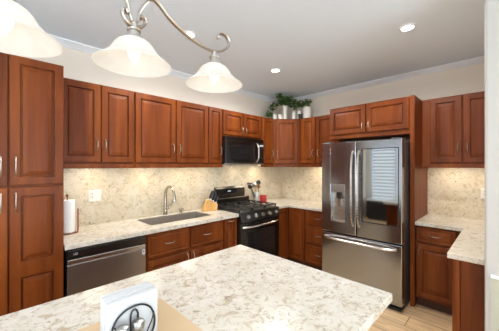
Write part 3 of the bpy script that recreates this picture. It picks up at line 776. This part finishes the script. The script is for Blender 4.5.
# ------------------------------------------------------------------ placemat, napkins, shakers
o = MB().box(-.225, .225, -.165, .165, 0, .003, .0012).build('placemat', 'mat'); o.location = (-3.510, -2.045, CT + .0008); o.rotation_euler = (0, 0, .012)
tag(o, 'tan woven placemat on the island under the napkin holder', 'placemat')
ZM = CT + .0042
NX, NY = -3.477, -2.062
b = MB(); y = -.036
ss = random.Random(3)
for k in range(9):
    th = .0085; j = ss.uniform(-.0025, .0025); hh = .158 + ss.uniform(-.003, .003)
    b.box(-.083 + j, .083 + j, y, y + th - .0008, .006, hh, .003, 2); y += th
o = b.build('napkin_stack', 'napkin', None, True); o.location = (NX - .007, NY, ZM)
tag(o, 'stack of white paper napkins standing in the black wire holder', 'napkins')
t = spot('napkin_holder', 'black wire napkin holder with arched loops on the placemat', 'napkin holder', NX, NY, ZM)
def loop(y): return [Vector((v.x - .010, v.y, v.z)) for v in smoothpath([(-.053, y, .004), (-.069, y, .035), (-.070, y, .070), (-.054, y, .106), (-.021, y, .127), (.021, y, .127), (.053, y, .106), (.068, y, .070), (.067, y, .035), (.053, y, .004)], 6)]
MB().tube(loop(-.044), .0033, 8).tube(smoothpath([(-.022, -.044, .004), (-.022, -.044, .06), (-.021, -.044, .104), (-.010, -.044, .118), (.001, -.044, .104), (.002, -.044, .06), (.002, -.044, .004)], 6), .003, 8).build('front_loop', 'wire', t, True)
MB().tube(loop(.048), .0026, 8).build('back_loop', 'wire', t, True)
b = MB()
for x in (-.046, -.022, .002, .050): b.tube([(x, -.044, .003), (x, .048, .003)], .0025, 6)
for x in (-.056, -.010):
    b.tube([(x + .0225 * math.cos(2 * PI * k / 20), -.075 + .0225 * math.sin(2 * PI * k / 20), .003) for k in range(20)], .002, 6, closed=True)
    b.tube([(x + .0225 * math.cos(2 * PI * k / 20), -.075 + .0225 * math.sin(2 * PI * k / 20), .036) for k in range(20)], .002, 6, closed=True)
b.build('base_wire', 'wire', t, True)
for sg in (-1, 1):
    MB().tube(smoothpath([(sg * .066 - .010, -.046, .088), (sg * .053 - .008, -.056, .070), (sg * .049 - .024, -.070, .050), (sg * .0455 - .033, -.075, .036)], 6), .0022, 6).build('shaker_arm', 'wire', t, True)
def shaker(name, label, dx, fill):
    t = spot(name, label, 'shaker', NX + dx, NY - .075, ZM + .0055, group='salt and pepper shakers')
    g = MB().lathe([(0, 0), (.018, 0), (.020, .004), (.019, .042), (.0185, .068), (.0165, .068), (.017, .042), (.0175, .006), (0, .004)], 24).build('jar', 'glass', t, True)
    MB().cyl((0, 0, .0045), .0160, .048, 20).build('filling', fill, t, True)
    MB().lathe([(0, .0685), (.0193, .0685), (.0196, .071), (.0193, .086), (.017, .0895), (.008, .0915), (0, .092)], 24).build('lid', 'lid', t, True)
shaker('salt_shaker', 'glass shaker with chrome lid, right one in front of the napkins', -.010, 'salt')
shaker('pepper_shaker', 'glass shaker with chrome lid, left one in front of the napkins', -.056, 'pepper')

# ------------------------------------------------------------------ decor above the corner cabinet
ZU = ZT + .001
def lathe_thing(name, label, cat, x, y, prof, m, group=None, seg=24):
    o = MB().lathe(prof, seg).build(name, m, None, True); o.location = (x, y, ZU); return tag(o, label, cat, group)
def candle(x, y, h, label):
    t = spot('pillar_candle', label, 'candle', x, y, ZU, group='white candles above the corner cabinet')
    MB().lathe([(0, 0), (.032, 0), (.034, .004), (.034, h - .004), (.031, h), (.018, h - .003), (0, h - .004)], 24).build('wax', 'wax', t, True)
    MB().tube([(0, 0, h - .004), (.001, 0, h + .008)], .0015, 6).build('wick', 'darkslot', t)
candle(-.545, -.290, .080, 'leftmost short white candle on top of the corner cabinet')
candle(-.478, -.352, .082, 'short white candle next to the tall white vase')
lathe_thing('vase', 'tall flared white vase on top of the corner cabinet', 'vase', -.415, -.400, [(0, 0), (.028, 0), (.031, .006), (.030, .06), (.032, .13), (.040, .205), (.044, .222), (.040, .220), (.028, .13), (.026, .02), (0, .012)], 'porcelain')
lathe_thing('canister', 'slim white cylinder jar on top of the cabinets, right of the tall vase', 'jar', -.335, -.515, [(0, 0), (.025, 0), (.027, .004), (.027, .118), (.025, .123), (.022, .121), (.022, .02), (0, .015)], 'porcelain')
lathe_thing('planter', 'small white planter bowl behind the small dark pot', 'planter', -.215, -.545, [(0, 0), (.022, 0), (.026, .02), (.036, .10), (.044, .148), (.041, .147), (.030, .09), (0, .08)], 'porcelain')
lathe_thing('pot', 'small dark pot standing left of the white pitcher', 'pot', -.268, -.600, [(0, 0), (.026, 0), (.030, .01), (.034, .06), (.036, .085), (.032, .083), (.028, .03), (0, .025)], 'leafpot')
t = spot('pitcher', 'wide white pitcher with a loop handle at the right end of the ivy', 'pitcher', -.190, -.680, ZU)
MB().lathe([(0, 0), (.056, 0), (.063, .008), (.068, .06), (.070, .13), (.074, .185), (.077, .193), (.072, .192), (.062, .13), (.058, .02), (0, .014)], 28).build('body', 'porcelain', t, True)
MB().tube(smoothpath([(.046, -.052, .170), (.072, -.080, .180), (.086, -.096, .140), (.076, -.084, .090), (.046, -.050, .060)]), .007, 8).build('handle', 'porcelain', t, True)
t = spot('ivy_plant', 'trailing green ivy spread over the white vases above the corner cabinet', 'plant', -.415, -.400, ZU)
rnd = random.Random(11)
def at(u, v, c):   # a place over the cabinets where the vine runs
    F = Vector((math.cos(.7862), math.sin(.7862), 0)); Rr = Vector((math.sin(.7862), -math.cos(.7862), 0))
    d = F + Rr * (u - 249.5) / 255.83 + Vector((0, 0, 1)) * (165.14 - v) / 255.83
    tt = (c + 3.8158 + 2.9752) / (d.x + d.y); p = Vector(cam.location) + d * tt
    return p - Vector((-.415, -.400, ZU))
vines = [[Vector((0, 0, .20)), Vector((0, 0, .26)), Vector((-.045, .06, .30)), Vector((-.11, .12, .24)), Vector((-.18, .15, .15)), Vector((-.235, .14, .06)), Vector((-.29, .115, .014))],
         [Vector((0, 0, .20)), Vector((.0, .0, .27)), Vector((-.05, .05, .37)), Vector((-.06, .075, .40))],
         [Vector((0, 0, .20)), Vector((.01, -.01, .30)), Vector((.05, -.05, .335)), Vector((.11, -.08, .30)), Vector((.17, -.13, .26)), Vector((.21, -.20, .27)), Vector((.235, -.27, .275)), Vector((.245, -.31, .265))],
         [Vector((0, 0, .20)), Vector((.02, .01, .29)), Vector((.08, -.02, .27)), Vector((.15, -.05, .24)), Vector((.20, -.13, .24))],
         [Vector((0, 0, .20)), Vector((-.03, -.0, .29)), Vector((.03, .02, .33)), Vector((.07, -.03, .34))]]
sb = MB(); lb = MB()
def leaf(p, d, up, sz):
    side = d.cross(up).normalized(); up = side.cross(d)
    P = [(0, 0, 0), (.32, .42, .06), (.62, .34, .02), (.52, .10, -.06), (1, 0, -.12), (.52, -.10, -.06), (.62, -.34, .02), (.32, -.42, .06)]
    vs = [lb.bm.verts.new(p + d * (a * sz) + side * (b_ * sz) + up * (c_ * sz)) for a, b_, c_ in P]
    lb.bm.faces.new((vs[0], vs[1], vs[2], vs[3])); lb.bm.faces.new((vs[0], vs[3], vs[4], vs[5])); lb.bm.faces.new((vs[0], vs[5], vs[6], vs[7]))
for vi, V in enumerate(vines):
    sp = smoothpath(V, 6); sb.tube(sp, .0028, 6)
    for i, p in enumerate(sp[5:]):
        for q_ in range(5):
            d = Vector((rnd.uniform(-1, 1), rnd.uniform(-1, 1), rnd.uniform(-.6, .7))).normalized()
            pp = p + Vector((rnd.uniform(-.04, .04), rnd.uniform(-.04, .04), rnd.uniform(-.03, .04)))
            pp.z = max(pp.z, .03)
            if pp.z < .06: d.z = abs(d.z)
            leaf(pp, d, Vector((rnd.uniform(-.4, .4), rnd.uniform(-.4, .4), 1)).normalized(), rnd.uniform(.045, .072))
sb.build('stem', 'stem', t, True); lv = lb.build('leaves', 'leaf', t); lv['kind'] = 'stuff'

for o in C.objects:
    if 'off' in o.keys(): del o['off']
